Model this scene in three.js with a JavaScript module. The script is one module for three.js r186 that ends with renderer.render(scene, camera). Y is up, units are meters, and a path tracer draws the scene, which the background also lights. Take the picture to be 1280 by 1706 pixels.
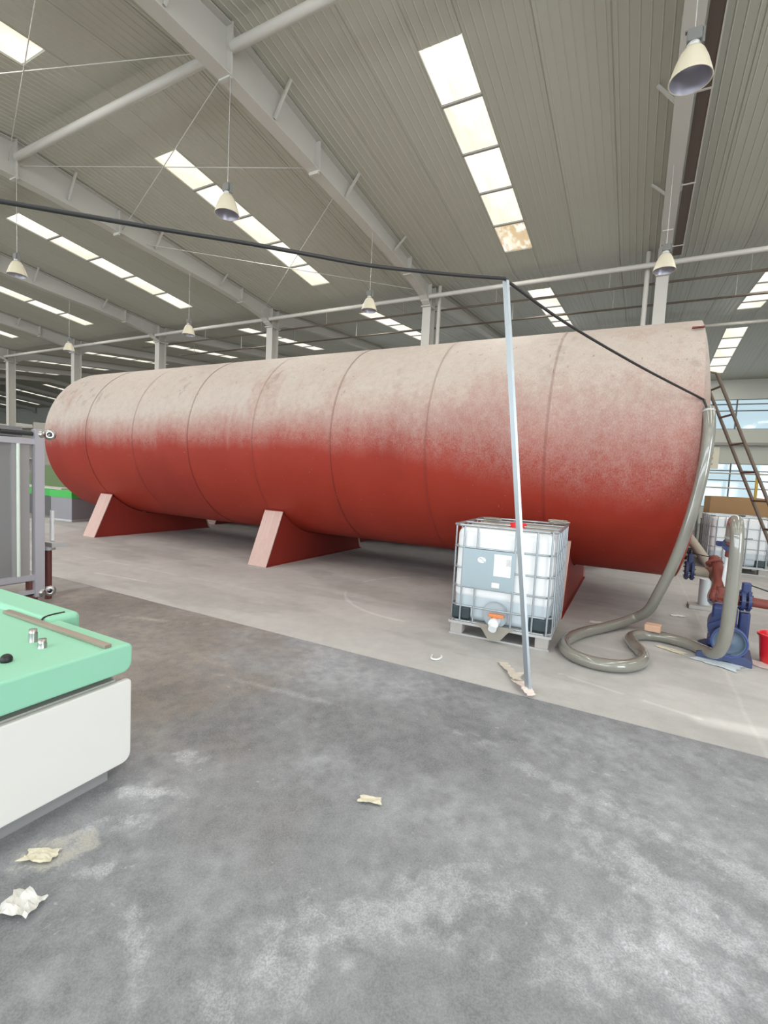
import * as THREE from 'three';
import { RoundedBoxGeometry } from 'three/addons/geometries/RoundedBoxGeometry.js';
import { mergeGeometries } from 'three/addons/utils/BufferGeometryUtils.js';
import { RectAreaLightUniformsLib } from 'three/addons/lights/RectAreaLightUniformsLib.js';

// ---------------------------------------------------------------- camera, sky, exposure
// World: x runs along the tank (right), y up, d = -z is the distance into the hall; metres.
RectAreaLightUniformsLib.init();
const scene = new THREE.Scene();
const V = (x, y, d) => new THREE.Vector3(x, y, -d);
const renderer = new THREE.WebGLRenderer({ antialias: true });
renderer.toneMapping = THREE.LinearToneMapping;
renderer.toneMappingExposure = 1.0;
renderer.shadowMap.enabled = true;
const camera = new THREE.PerspectiveCamera(2 * Math.atan(853 / 788.96) * 180 / Math.PI, 1280 / 1706, 0.05, 300);
{
  const yaw = 0.4827, pitch = 0.074, roll = 0.0513;
  const fw = V(-Math.sin(yaw) * Math.cos(pitch), -Math.sin(pitch), Math.cos(yaw) * Math.cos(pitch));
  const r0 = V(Math.cos(yaw), 0, Math.sin(yaw));
  const u0 = r0.clone().cross(fw);
  const r = r0.clone().multiplyScalar(Math.cos(roll)).addScaledVector(u0, Math.sin(roll));
  const u = u0.clone().multiplyScalar(Math.cos(roll)).addScaledVector(r0, -Math.sin(roll));
  camera.position.set(0, 1.57, 0);
  camera.quaternion.setFromRotationMatrix(new THREE.Matrix4().makeBasis(r, u, fw.clone().negate()));
}
scene.background = new THREE.Color().setRGB(0.80, 0.90, 0.96);      // bright overcast sky
const SKYLIGHT = 11.5, SKYLIGHT_RGB = [1.0, 0.965, 0.90];           // daylight let in by the roof lights
const FAR_WINDOWS = 0.6, NEAR_WINDOWS = 8, OPEN_DOOR = 10, WINDOW_RGB = [0.91, 0.975, 1.04];   // daylight let in by the wall windows and the open door
function areaLight(rgb, intensity, w, h, at, towards, name) {
  const l = new THREE.RectAreaLight(new THREE.Color().setRGB(...rgb), intensity, w, h);
  l.name = name; l.position.copy(at); l.lookAt(towards); l.castShadow = true; scene.add(l); return l;
}

// ---------------------------------------------------------------- helpers
let seed = 12345;
const rnd = () => { seed = (seed * 1664525 + 1013904223) >>> 0; return seed / 4294967296; };
const rr = (a, b) => a + (b - a) * rnd();
const used = new Map();
function numbered(n) { const k = used.get(n) || 0; used.set(n, k + 1); return k ? n + '_' + String(k).padStart(3, '0') : n; }
function tag(o, label, category, group, kind) {
  o.userData.label = label; o.userData.category = category;
  if (group) o.userData.group = group;
  if (kind) o.userData.kind = kind;
  return o;
}
function thing(name, label, category, at = [0, 0, 0], turn = 0, group, kind) {
  const o = new THREE.Group(); o.name = numbered(name); o.position.copy(V(...at)); o.rotation.y = turn;
  scene.add(o); return tag(o, label, category, group, kind);
}
function merge(list) {
  const l = (Array.isArray(list) ? list : [list]).map((g) => {
    const n = g.index ? g.toNonIndexed() : g.clone();
    for (const k of Object.keys(n.attributes)) if (!['position', 'normal', 'uv'].includes(k)) n.deleteAttribute(k);
    n.morphAttributes = {}; n.clearGroups();
    if (!n.attributes.uv) n.setAttribute('uv', new THREE.BufferAttribute(new Float32Array(n.attributes.position.count * 2), 2));
    return n;
  });
  return l.length === 1 ? l[0] : mergeGeometries(l);
}
function part(name, geo, mat, parent) {
  const m = new THREE.Mesh(Array.isArray(geo) ? merge(geo) : geo, mat);
  m.name = parent ? name : numbered(name); m.castShadow = m.receiveShadow = true;
  (parent || scene).add(m); return m;
}
function box(w, h, l, x = 0, y = 0, d = 0) { const g = new THREE.BoxGeometry(w, h, l); g.translate(x, y, -d); return g; }
function rbox(w, h, l, r, x = 0, y = 0, d = 0, seg = 2) { const g = new RoundedBoxGeometry(w, h, l, seg, r); g.translate(x, y, -d); return g; }
const Y = new THREE.Vector3(0, 1, 0);
function rod(a, b, r, n = 10, r2 = r, open = false) {              // round bar from a to b
  const v = b.clone().sub(a), g = new THREE.CylinderGeometry(r2, r, v.length(), n, 1, open);
  g.applyQuaternion(new THREE.Quaternion().setFromUnitVectors(Y, v.clone().normalize()));
  g.translate((a.x + b.x) / 2, (a.y + b.y) / 2, (a.z + b.z) / 2); return g;
}
function beam(a, b, w, h, up = Y) {                                 // rectangular bar from a to b, w sideways, h along up
  const z = b.clone().sub(a), L = z.length(); z.normalize();
  const x = up.clone().cross(z).normalize(), y = z.clone().cross(x);
  const g = new THREE.BoxGeometry(w, h, L);
  g.applyMatrix4(new THREE.Matrix4().makeBasis(x, y, z)); g.translate((a.x + b.x) / 2, (a.y + b.y) / 2, (a.z + b.z) / 2); return g;
}
function tube(pts, r, n = 64, m = 10, tension = 0.5) {
  return new THREE.TubeGeometry(new THREE.CatmullRomCurve3(pts, false, 'catmullrom', tension), n, r, m, false);
}
function capTube(pts, r, n, m, t) {                                 // tube with closed ends
  const c = new THREE.CatmullRomCurve3(pts, false, 'catmullrom', t ?? 0.5), out = [new THREE.TubeGeometry(c, n, r, m, false)];
  for (const e of [0, 1]) { const g = new THREE.CircleGeometry(r, m); g.lookAt(c.getTangent(e).multiplyScalar(e ? 1 : -1)); const q = c.getPoint(e); g.translate(q.x, q.y, q.z); out.push(g); }
  return merge(out);
}
function lathe(pts, n = 32) { return new THREE.LatheGeometry(pts.map(([r, y]) => new THREE.Vector2(r, y)), n); }
function extr(pts, depth, bevel = 0, holes = []) {                  // outline in the (d, y) plane, extruded along +x by depth, starting at x = 0
  const s = new THREE.Shape(pts.map(([d, y]) => new THREE.Vector2(d, y)));
  for (const h of holes) s.holes.push(new THREE.Path(h.map(([d, y]) => new THREE.Vector2(d, y))));
  const g = new THREE.ExtrudeGeometry(s, { depth: depth - 2 * bevel, bevelEnabled: bevel > 0, bevelSize: bevel, bevelThickness: bevel, bevelSegments: 2, steps: 1 });
  g.translate(0, 0, bevel);
  g.applyMatrix4(new THREE.Matrix4().set(0, 0, 1, 0, 0, 1, 0, 0, -1, 0, 0, 0, 0, 0, 0, 1)); return g;
}
function planarUV(g, x0, W, d0, H) {
  const p = g.attributes.position, uv = new Float32Array(p.count * 2);
  for (let i = 0; i < p.count; i++) { uv[2 * i] = (p.getX(i) - x0) / W; uv[2 * i + 1] = (-p.getZ(i) - d0) / H; }
  g.setAttribute('uv', new THREE.BufferAttribute(uv, 2)); return g;
}
function boxUV(g, s = 1) {                                          // uv in metres, by the way each face points
  g = g.index ? g.toNonIndexed() : g; const p = g.attributes.position, n = g.attributes.normal, uv = new Float32Array(p.count * 2);
  for (let i = 0; i < p.count; i++) {
    const a = Math.abs(n.getX(i)), b = Math.abs(n.getY(i)), c = Math.abs(n.getZ(i));
    const [u, v] = b >= a && b >= c ? [p.getX(i), p.getZ(i)] : a >= c ? [p.getZ(i), p.getY(i)] : [p.getX(i), p.getY(i)];
    uv[2 * i] = u / s; uv[2 * i + 1] = v / s;
  }
  g.setAttribute('uv', new THREE.BufferAttribute(uv, 2)); return g;
}
// value noise
const LAT = new Float32Array(65536); for (let i = 0; i < 65536; i++) LAT[i] = rnd();
function noise(x, y) {
  const ix = Math.floor(x), iy = Math.floor(y); let fx = x - ix, fy = y - iy; fx = fx * fx * (3 - 2 * fx); fy = fy * fy * (3 - 2 * fy);
  const a = (iy & 255) << 8, b = ((iy + 1) & 255) << 8, c = ix & 255, e = (ix + 1) & 255;
  return (LAT[a | c] * (1 - fx) + LAT[a | e] * fx) * (1 - fy) + (LAT[b | c] * (1 - fx) + LAT[b | e] * fx) * fy;
}
function fbm(x, y, o = 4) { let s = 0, a = 0.5, t = 0; for (let i = 0; i < o; i++) { s += a * noise(x + i * 17.3, y + i * 9.1); t += a; a *= 0.5; x *= 2.03; y *= 2.03; } return s / t; }
const ss = (a, b, x) => { const t = Math.min(1, Math.max(0, (x - a) / (b - a))); return t * t * (3 - 2 * t); };
const clamp = (x) => Math.min(1, Math.max(0, x));
function tex(w, h, f, srgb = true, repeat) {                        // f(u, v) -> [r, g, b] linear 0..1 (stored as sRGB when srgb)
  const a = new Uint8Array(w * h * 4);
  for (let j = 0; j < h; j++) for (let i = 0; i < w; i++) {
    const c = f((i + 0.5) / w, (j + 0.5) / h), k = 4 * (j * w + i);
    for (let q = 0; q < 3; q++) { const x = clamp(c[q]); a[k + q] = 255 * (srgb ? (x < 0.0031308 ? 12.92 * x : 1.055 * Math.pow(x, 1 / 2.4) - 0.055) : x) + 0.5; }
    a[k + 3] = 255;
  }
  const t = new THREE.DataTexture(a, w, h); t.magFilter = THREE.LinearFilter; t.minFilter = THREE.LinearMipmapLinearFilter; t.generateMipmaps = true;
  if (srgb) t.colorSpace = THREE.SRGBColorSpace;
  if (repeat) { t.wrapS = t.wrapT = THREE.RepeatWrapping; t.repeat.set(...repeat); }
  t.needsUpdate = true; return t;
}
const mat = (rgb, rough = 0.6, metal = 0, more = {}) => new THREE.MeshStandardMaterial({ color: new THREE.Color().setRGB(...rgb), roughness: rough, metalness: metal, ...more });
const phys = (rgb, rough, more) => new THREE.MeshPhysicalMaterial({ color: new THREE.Color().setRGB(...rgb), roughness: rough, ...more });
const mix3 = (a, b, t) => [a[0] + (b[0] - a[0]) * t, a[1] + (b[1] - a[1]) * t, a[2] + (b[2] - a[2]) * t];

// ---------------------------------------------------------------- materials
const grain = tex(512, 512, (u, v) => { const n = 0.5 * fbm(u * 64, v * 64, 3) + 0.5 * rnd(); return [n, n, n]; }, false, [1, 1]);
const M = {
  frame: mat([0.52, 0.50, 0.46], 0.55), frameDark: mat([0.30, 0.29, 0.27], 0.6),
  panel: mat([0.46, 0.452, 0.39], 0.55), wall: mat([0.50, 0.51, 0.46], 0.65),
  dark: mat([0.03, 0.03, 0.032], 0.5), black: mat([0.012, 0.012, 0.013], 0.45), rubber: mat([0.02, 0.02, 0.02], 0.6),
  galv: mat([0.40, 0.44, 0.47], 0.4, 0.7), galvDull: mat([0.50, 0.50, 0.50], 0.5, 0.45), chrome: mat([0.48, 0.47, 0.46], 0.3, 1),
  blue: phys([0.018, 0.035, 0.13], 0.45, { clearcoat: 0.2 }), blueDull: mat([0.045, 0.065, 0.15], 0.6), wheelBlue: mat([0.10, 0.15, 0.22], 0.5),
  redPipe: mat([0.18, 0.040, 0.028], 0.6), beige: mat([0.34, 0.30, 0.24], 0.6), plastic: phys([0.78, 0.80, 0.82], 0.35, { clearcoat: 0.2 }),
  cream: mat([0.62, 0.57, 0.44], 0.45), lampInside: mat([0.44, 0.43, 0.50], 0.35, 0.5), gear: mat([0.16, 0.16, 0.15], 0.6),
  paper: mat([0.75, 0.74, 0.72], 0.85, 0, { side: THREE.DoubleSide }), paperPink: mat([0.72, 0.62, 0.58], 0.85, 0, { side: THREE.DoubleSide }), paperCream: mat([0.70, 0.66, 0.52], 0.85, 0, { side: THREE.DoubleSide }),
  paperBlue: mat([0.62, 0.70, 0.76], 0.85, 0, { side: THREE.DoubleSide }), cloth: mat([0.60, 0.55, 0.48], 0.95, 0, { side: THREE.DoubleSide }),
  rust: mat([0.13, 0.10, 0.075], 0.7), redBucket: phys([0.75, 0.02, 0.03], 0.3, { clearcoat: 0.3 }), cardboard: mat([0.30, 0.18, 0.085], 0.85), yellow: mat([0.62, 0.43, 0.06], 0.5),
};

// ---------------------------------------------------------------- floor
const DS = 3.534, XR = 12.19, XL = -71.81, DF = 29.2, DN = -18.5;
const fine = tex(512, 512, (u, v) => { const n = 0.55 * rnd() + 0.45 * fbm(u * 40, v * 40, 3); return [n, n, n]; }, false, [1, 1]);
// worn spots, scuffs and spills of the front slab: [x, d, length, width, direction, strength, cream?]
const SCUFF = [[-1.97, 1.42, .22, .10, .5, .75, 0], [-1.86, 1.26, .20, .09, .9, .7, 0], [-2.04, 1.72, .13, .07, .3, .7, 0], [-1.93, 1.02, .24, .11, .95, .9, 1], [-1.72, 1.04, .13, .06, .7, .6, 0], [-1.35, .95, .24, .07, -.55, .5, 0],
  [-.62, 1.5, .7, .22, .75, .45, 0], [.28, 2.1, .8, .20, -.5, .5, 0], [.62, 2.35, .9, .16, -.35, .45, 0], [.05, 1.7, .6, .22, .4, .45, 0], [-.12, 1.12, .45, .18, .9, .5, 0], [.45, 1.55, .9, .28, -.9, .5, 0], [-.9, 1.02, .5, .2, 1.2, .4, 0], [-.3, 2.6, 1.1, .10, -.35, .35, 0], [-2.2, 2.6, .9, .06, .1, .3, 0], [-4.3, 3.1, .9, .08, .35, .35, 0], [.25, 1.2, .5, .16, .2, .4, 0]];
const floorFront = tex(2048, 1024, (u, v) => {
  const x = -6 + 8 * u, d = -0.5 + 4.034 * v;
  const big = fbm(x * 0.9 + 3, d * 0.9, 4), mid = fbm(x * 3.1 + 40, d * 3.1 + 7, 4), fin = fbm(x * 17, d * 17, 3), g = rnd();
  let t = 0.262 + 0.08 * (big - 0.5) + 0.06 * (mid - 0.5) + 0.09 * (fin - 0.5) + 0.09 * (g - 0.5);
  const bl = fbm(x * 1.4 + 90, d * 1.9 + 31, 5); t += 0.06 * ss(0.40, 0.80, bl) * (0.2 + 1.6 * fin);                            // pale cement dust trodden in
  t -= 0.04 * ss(0.50, 0.76, fbm(x * 1.1 + 11, d * 1.3 + 77, 4));                                                       // oil-dark patches
  let cr = 0;
  for (const [sx, sd, L, W, a, s, c] of SCUFF) {
    const dx = x - sx, dd = d - sd; if (Math.abs(dx) > L + .3 || Math.abs(dd) > L + .3) continue;
    const p = (dx * Math.cos(a) + dd * Math.sin(a)) / L, q = (-dx * Math.sin(a) + dd * Math.cos(a)) / W;
    const m = ss(0.25, 1.0, (1 - Math.sqrt(p * p + q * q)) * 0.9 + (fbm(x * 18 + sx * 9, d * 18, 4) - 0.42) * 1.3) * (0.55 + 0.9 * g);
    t += 0.27 * s * m; if (c) cr = Math.max(cr, m);
  }
  const sp = noise(x * 60 + 5, d * 60); if (sp > 0.93) t += 0.5 * (sp - 0.93) / 0.07 * ss(0.45, 0.6, fbm(x * 2.2, d * 2.2 + 50, 3)) * 0.4;   // chalk specks
  const br = ss(-1.4, -3.2, x + 0.5 * (d - 2.4) + 1.6 * (mid - 0.5)) * ss(1.1, 1.8, d + (big - 0.5));                       // browner tone towards the machine side
  const c = mix3([0.95 * t, 0.985 * t, 1.065 * t], [1.02 * t * 0.92, 0.90 * t * 0.9, 0.80 * t * 0.9], 0.75 * br * (0.6 + 0.8 * fin));
  return cr ? mix3(c, [0.46, 0.43, 0.36], 0.7 * cr) : c;
});
const seg = (x, d, a, b) => { const ux = b[0] - a[0], ud = b[1] - a[1], t = clamp(((x - a[0]) * ux + (d - a[1]) * ud) / (ux * ux + ud * ud)); return Math.hypot(x - a[0] - t * ux, d - a[1] - t * ud); };
const floorBack = tex(2048, 1024, (u, v) => {
  const x = -14 + 20 * u, d = DS + 10 * v;
  const big = fbm(x * 0.55 + 13, d * 0.7 + 5, 4), mid = fbm(x * 2.3, d * 2.9 + 17, 4), fin = fbm(x * 11, d * 11, 3);
  let t = 0.50 + 0.10 * (big - 0.5) + 0.10 * (mid - 0.5) + 0.07 * (fin - 0.5) + 0.03 * (rnd() - 0.5);
  t -= 0.06 * ss(0.52, 0.66, fbm(x * 0.8 + 60, d * 2.6 + 3, 4));
  const wob = 0.05 * (fbm(x * 3, d * 3, 2) - 0.5);
  t += 0.09 * ss(0.03, 0.006, seg(x, d, [-0.42, 4.14], [0.53, 3.893]) + wob * 0.3) * ss(.35, .5, fbm(x * 8, d * 8, 3)); // scraped line
  t += 0.14 * ss(0.12, 0.03, seg(x, d, [0.56, 3.86], [0.95, 3.92]) + wob);                                            // pale smear at its end
  t += 0.05 * ss(0.022, 0.006, Math.abs(x - 0.83 - 0.02 * noise(d * 4, 1)));                                          // filled crack
  t += 0.10 * ss(0.035, 0.01, Math.abs(Math.hypot(x + 2.2, d - 5.9) - 1.25) + wob) * (x < -2 ? 1 : 0.2) * ss(.4, .5, mid);  // tyre arc
  t += 0.08 * ss(0.04, 0.01, Math.abs(d - 4.75 - 0.02 * x) + Math.abs(wob)) * ss(-2, -6, x) * ss(.42, .55, mid);
  if (Math.abs(x + 6.2) < 0.5 && Math.abs(d - 4.1) < 0.5) t += 0.15 * ss(0.02, 0.008, Math.abs(d - 4.05 - 0.1 * (x + 6.2)));
  return [1.0 * t, 0.985 * t, 0.97 * t];
});
const floorTile = tex(1024, 1024, (u, v) => {
  const w = (f) => { const a = 1 - u, s = u; return f(u * 6, v * 6) * a + f(u * 6 - 6, v * 6) * s; };
  let t = 0.32 + 0.12 * (w((x, y) => fbm(x + 100, y + 100, 4)) - 0.5) + 0.08 * (fbm(u * 60, v * 60, 3) - 0.5); return [t, 0.98 * t, 0.95 * t];
}, true, [1, 1]);
const fineRep = (a, b) => { const t = fine.clone(); t.repeat.set(a, b); t.needsUpdate = true; return t; };
{
  const fl = thing('floor', 'worn grey concrete floor, dark slab in front and pale slab behind', 'floor', [0, 0, 0], 0, null, 'structure');
  const slab = (name, x0, x1, d0, d1, map, uv, rep, label, tone = 1) => {
    const g = planarUV(box(x1 - x0, 0.2, d1 - d0, (x0 + x1) / 2, -0.1, (d0 + d1) / 2), ...uv);
    const m = part(name, g, new THREE.MeshStandardMaterial({ map, color: new THREE.Color(tone, tone < 1 ? tone * 0.94 : 1, tone < 1 ? tone * 0.86 : 1), roughness: 0.78, bumpMap: rep ? fineRep(...rep) : null, bumpScale: 0.0012 }), fl);
    if (label) m.userData.label = label;
  };
  slab('concrete_slab', -6, 2, -0.5, DS - 0.004, floorFront, [-6, 8, -0.5, 4.034], [16, 8], 'dark scuffed concrete slab');
  slab('concrete_slab', -14, 6, DS + 0.004, DS + 10, floorBack, [-14, 20, DS, 10], [30, 15], 'pale dusty concrete slab');
  const T = [0, 6, 0, 6];
  slab('concrete_slab', XL, -6, DN, DS - 0.004, floorTile, T); slab('concrete_slab', 2, XR, DN, DS - 0.004, floorTile, T); slab('concrete_slab', -6, 2, DN, -0.5, floorTile, T);
  slab('concrete_slab', XL, -14, DS + 0.004, DS + 10, floorTile, T, null, null, 0.8); slab('concrete_slab', 6, XR, DS + 0.004, DS + 10, floorTile, T); slab('concrete_slab', XL, XR, DS + 10, DF, floorTile, T, null, 'worn far span slab, darkened to cut bounce onto the roof', 0.4);  // toned slabs are coloured darker so less light bounces up to the roof
}

// ---------------------------------------------------------------- roof: three spans of low gables
const DR = 5.35, HR = 8.05, SL = 0.098, HALF = 7.95, DV = DR + HALF, HV = HR - SL * HALF;
const FX = (k) => 0.186 - 6 * k;                                    // frame k
const KMIN = -2, KMAX = 12;
const ORD = ['first', 'second', 'third', 'fourth', 'fifth', 'sixth', 'seventh', 'eighth', 'ninth', 'tenth', 'eleventh', 'twelfth', 'thirteenth', 'fourteenth', 'fifteenth'];
const EDGES = [0, 0.817, 1.633, 2.45, 3.13, 4.087, 5.043, 6];
function ribPanel(w, L) {                                            // ribbed liner sheet, underside at y = 0, length along d from 0 to L
  const p = [[-w / 2 + 0.004, 0]], n = Math.round(w / 0.136), s = w / n;
  p[0] = [-w / 2 + 0.006, 0.012];
  for (let i = 0; i < n; i++) { const c = -w / 2 + (i + 0.5) * s; p.push([c - 0.5 * s + 0.012, 0], [c - 0.013, 0], [c, -0.009], [c + 0.013, 0]); }
  p.push([w / 2 - 0.012, 0], [w / 2 - 0.006, 0.012], [w / 2 - 0.0005, 0.012], [w / 2 - 0.0005, 0.09], [-w / 2 + 0.0005, 0.09], [-w / 2 + 0.0005, 0.012]);
  const g = new THREE.ExtrudeGeometry(new THREE.Shape(p.map(([a, b]) => new THREE.Vector2(a, b))), { depth: L, bevelEnabled: false, steps: 1 });
  g.translate(0, 0, -L); return g;
}
const paneTex = [0, 1, 2].map((k) => tex(96, 160, (u, v) => {
  const rib = Math.abs(((u * 4 + 0.1) % 1) - 0.5), line = rib < 0.035 && noise(v * 6 + k * 9, Math.floor(u * 4) * 3) > 0.45 ? 0.72 : 1;
  const dirt = fbm(u * 5 + k * 20, v * 9, 4), cream = ss(0.46, 0.7, fbm(u * 2.2 + 3 * k, v * 1.1 + 8, 3)) * 0.8;
  let c = mix3([1.0, 0.965, 0.90], [0.93, 0.85, 0.62], cream * 0.8); let t = line * (0.93 + 0.14 * dirt);
  if (k === 2) { const b = ss(0.32, 0.62, fbm(u * 7 + 5, v * 5, 4)); c = mix3(c, [0.62, 0.40, 0.17], b * 0.85); }
  return [c[0] * t, c[1] * t, c[2] * t];
}));
const paneMat = paneTex.map((t, k) => new THREE.MeshStandardMaterial({ color: 0x999988, roughness: 0.5, emissive: 0xffffff, emissiveMap: t, emissiveIntensity: k === 2 ? 0.95 : 1.0 }));
const panelMats = [M.panel, mat([0.45, 0.442, 0.38], 0.55), mat([0.47, 0.462, 0.40], 0.55)];
// one slope: ridge at dr, going towards dir (+1 away from the camera, -1 towards it)
const roofOf = [];
function slope(dr, dir, names, kDetail, label, skyK, lightK, shift = 0) {
  const SK0 = 1.41 + shift, SK1 = 6.93 + shift, PANES = [1.41, 2.43, 3.55, 4.67, 5.82, 6.93].map((q) => q + shift);   // skylight, measured from the ridge down the slope
  const ceil = thing('ceiling', label, 'ceiling', [0, 0, 0], 0, null, 'structure'), th = Math.atan(SL);
  const L = HALF / Math.cos(th), rest = [];
  const put = (g, x, s0) => {                                        // lay a sheet on the slope, its upper end s0 from the ridge
    g.rotateX(dir > 0 ? -th : th); if (dir < 0) g.rotateY(Math.PI), g.rotateX(0);
    g.translate(x, HR - SL * s0, -(dr + dir * s0)); return g;
  };
  const sheet = (w, len) => { const g = ribPanel(w, len / Math.cos(th)); return g; };
  const lay = (g, x, s0) => {
    // sheet runs along -z (away); tilt so that it falls with distance from the ridge, then mirror for the near slope
    g.applyMatrix4(new THREE.Matrix4().makeRotationX(-th));
    if (dir < 0) g.applyMatrix4(new THREE.Matrix4().makeRotationY(Math.PI));
    g.translate(x, HR - SL * s0, -(dr + dir * s0)); return g;
  };
  for (let k = KMIN; k < KMAX; k++) {
    const x0 = FX(k + 1), detail = kDetail && k >= kDetail[0] && k <= kDetail[1];
    for (let i = 0; i < EDGES.length - 1; i++) {
      const w = EDGES[i + 1] - EDGES[i], xc = x0 + EDGES[i] + w / 2;
      const runs = i === 3 ? [[0, SK0], [SK1, HALF]] : [[0, HALF]];
      for (const [a, b] of runs) {
        const g = detail ? lay(sheet(w, b - a), xc, a) : lay(box(w, 0.09, (b - a) / Math.cos(th), 0, 0.045, (b - a) / Math.cos(th) / 2), xc, a);
        if (detail) part('roof_panel', g, panelMats[(i + k * 2 + 6) % 3], ceil); else rest.push(g);
      }
    }
  }
  if (rest.length) { const m = part('roof_panels_beyond', merge(rest), M.panel, ceil); m.userData.kind = 'stuff'; }
  // roof lights
  const xs = EDGES[3] + 0.34;
  for (let k = KMIN; k < KMAX; k++) {
    const x = FX(k + 1) + xs;
    if (k >= skyK[0] && k <= skyK[1]) {
      const w = thing('window_' + (++windowCount), `skylight strip of five pale panes in the ${names}, ${ORD[k - KMIN]} bay from the right`, 'skylight', [0, 0, 0], 0, 'skylight strips', 'structure');
      for (let i = 0; i < 5; i++) {
        const len = (PANES[i + 1] - PANES[i] - 0.03) / Math.cos(th);
        part('skylight_pane', lay(box(0.68, 0.02, len, 0, 0.03, len / 2), x, PANES[i] + 0.015), paneMat[i === 4 && dir > 0 && dr === DR && k < 1 ? 2 : (i + k + 8) % 2], w);
        if (i) part('purlin_bar', lay(box(0.7, 0.07, 0.045, 0, 0.02, 0.0225), x, PANES[i] - 0.02), M.frameDark, w);
      }
      part('kerb', [[-0.345], [0.345]].map(([q]) => lay(box(0.012, 0.10, (SK1 - SK0) / Math.cos(th), q, 0.04, (SK1 - SK0) / Math.cos(th) / 2), x, SK0)), M.panel, w);
    }
    if (k >= lightK[0] && k <= lightK[1]) {
      const s = (SK0 + SK1) / 2, y = HR - SL * s - 0.02, d = dr + dir * s;
      const l = areaLight(SKYLIGHT_RGB, SKYLIGHT, 0.66, (SK1 - SK0) * 0.98, V(x, y, d), V(x + 0.0001, y - 10, d - dir * 10 * SL), 'skylight_daylight');
    }
  }
}
let windowCount = 0;
slope(DR, 1, 'roof slope above the tank', [-1, 4], 'ribbed pale roof lining sloping down towards the column row', [-2, 11], [-2, 6]);
slope(DR, -1, 'roof slope above the camera', [-1, 2], 'ribbed pale roof lining rising towards the ridge overhead', [-2, 8], [-2, 5], -0.44);
slope(DV + HALF, -1, 'near slope of the far span', [-1, 4], 'ribbed roof lining of the far span rising from the valley', [-2, 11], [-2, 6], -0.76);
slope(DV + HALF, 1, 'rear slope of the far span', [-1, 3], 'ribbed roof lining of the far span falling to the window wall', [-2, 11], [-2, 5], -0.12);
slope(DR - 2 * HALF, 1, 'inner slope of the span behind', null, 'roof lining of the span behind falling to the near valley', [-2, 4], [-2, 3]);
slope(DR - 2 * HALF, -1, 'outer slope of the span behind', null, 'roof lining of the span behind falling to the near wall', [-2, 4], [-2, 3]);

// valley gutters and outside walls
for (const [d, l] of [[DV, 'grey valley gutter box between the two roof spans behind the tank'], [DR - HALF, 'grey valley gutter box behind the camera']])
  tag(part('valley_gutter', box(XR - XL, 0.10, 0.42, (XL + XR) / 2, HV + 0.12, d), M.frameDark), l, 'gutter', null, 'structure');
function sideWall(name, d, label) {
  const w = thing(name, label, 'wall', [0, 0, 0], 0, null, 'structure'), s = Math.sign(d);
  for (const [a, b] of [[0, 0.9], [3.12, 4.83], [6.3, HV + 0.1]]) part('cladding_band', box(XR - XL, b - a, 0.12, (XL + XR) / 2, (a + b) / 2, d + 0.06 * s), M.wall, w);
  if (name === 'wall_far') for (const [a, b] of [[0.9, 3.12], [4.83, 6.3]]) part('cladding_band', box(FX(3) - XL, b - a, 0.12, (XL + FX(3)) / 2, (a + b) / 2, d + 0.06 * s), M.wall, w);
  part('girt', box(XR - XL, 0.14, 0.16, (XL + XR) / 2, 4.09, d - 0.09 * s), M.frameDark, w);
  return w;
}
sideWall('wall_far', DF, 'pale clad wall with two window bands behind the ladder');
sideWall('wall_near', DN, 'pale clad wall with two window bands behind the camera');
for (const [x, n, l] of [[XL - 0.1, 'wall_left', 'pale end wall at the far left of the hall'], [XR + 0.1, 'wall_right', 'pale end wall beyond the right edge']]) {
  const g = extr([[DN, 0], [DF, 0], [DF, HV + .1], [DV + HALF, HR + .1], [DV, HV + .1], [DR, HR + .1], [DR - HALF, HV + .1], [DR - 2 * HALF, HR + .1], [DN, HV + .1]], 0.2); g.translate(x - 0.1, 0, 0);
  if (n === 'wall_left') tag(part(n, g, M.wall), l, 'wall', null, 'structure');
}
{ // right end wall with an open sliding door
  const g = extr([[DN, 0], [DF, 0], [DF, HV + .1], [DV + HALF, HR + .1], [DV, HV + .1], [DR, HR + .1], [DR - HALF, HV + .1], [DR - 2 * HALF, HR + .1], [DN, HV + .1]], 0.2, 0, [[[-7, 0.02], [-7, 5.2], [0, 5.2], [0, 0.02]]]); g.translate(XR, 0, 0);
  tag(part('wall_right', g, M.wall), 'pale end wall with an open door beyond the right edge', 'wall', null, 'structure');
  const dr = thing('door_1', 'pale sliding door pushed open along the right end wall', 'door', [0, 0, 0], 0, null, 'structure');
  part('leaf', box(0.08, 5.3, 7, XR - 0.08, 2.66, 3.7), M.wall, dr); part('track', box(0.1, 0.12, 14.4, XR - 0.08, 5.4, 0), M.frameDark, dr);
  areaLight(WINDOW_RGB, OPEN_DOOR, 6.9, 5.1, V(XR - 0.15, 2.62, -3.5), V(XR - 10, 2.62, -3.5), 'door_daylight');
}
const glass = new THREE.MeshPhysicalMaterial({ color: new THREE.Color().setRGB(0.86, 0.93, 0.95), roughness: 0.05, transmission: 1, thickness: 0 });
const mull = mat([0.10, 0.11, 0.11], 0.5);
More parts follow.
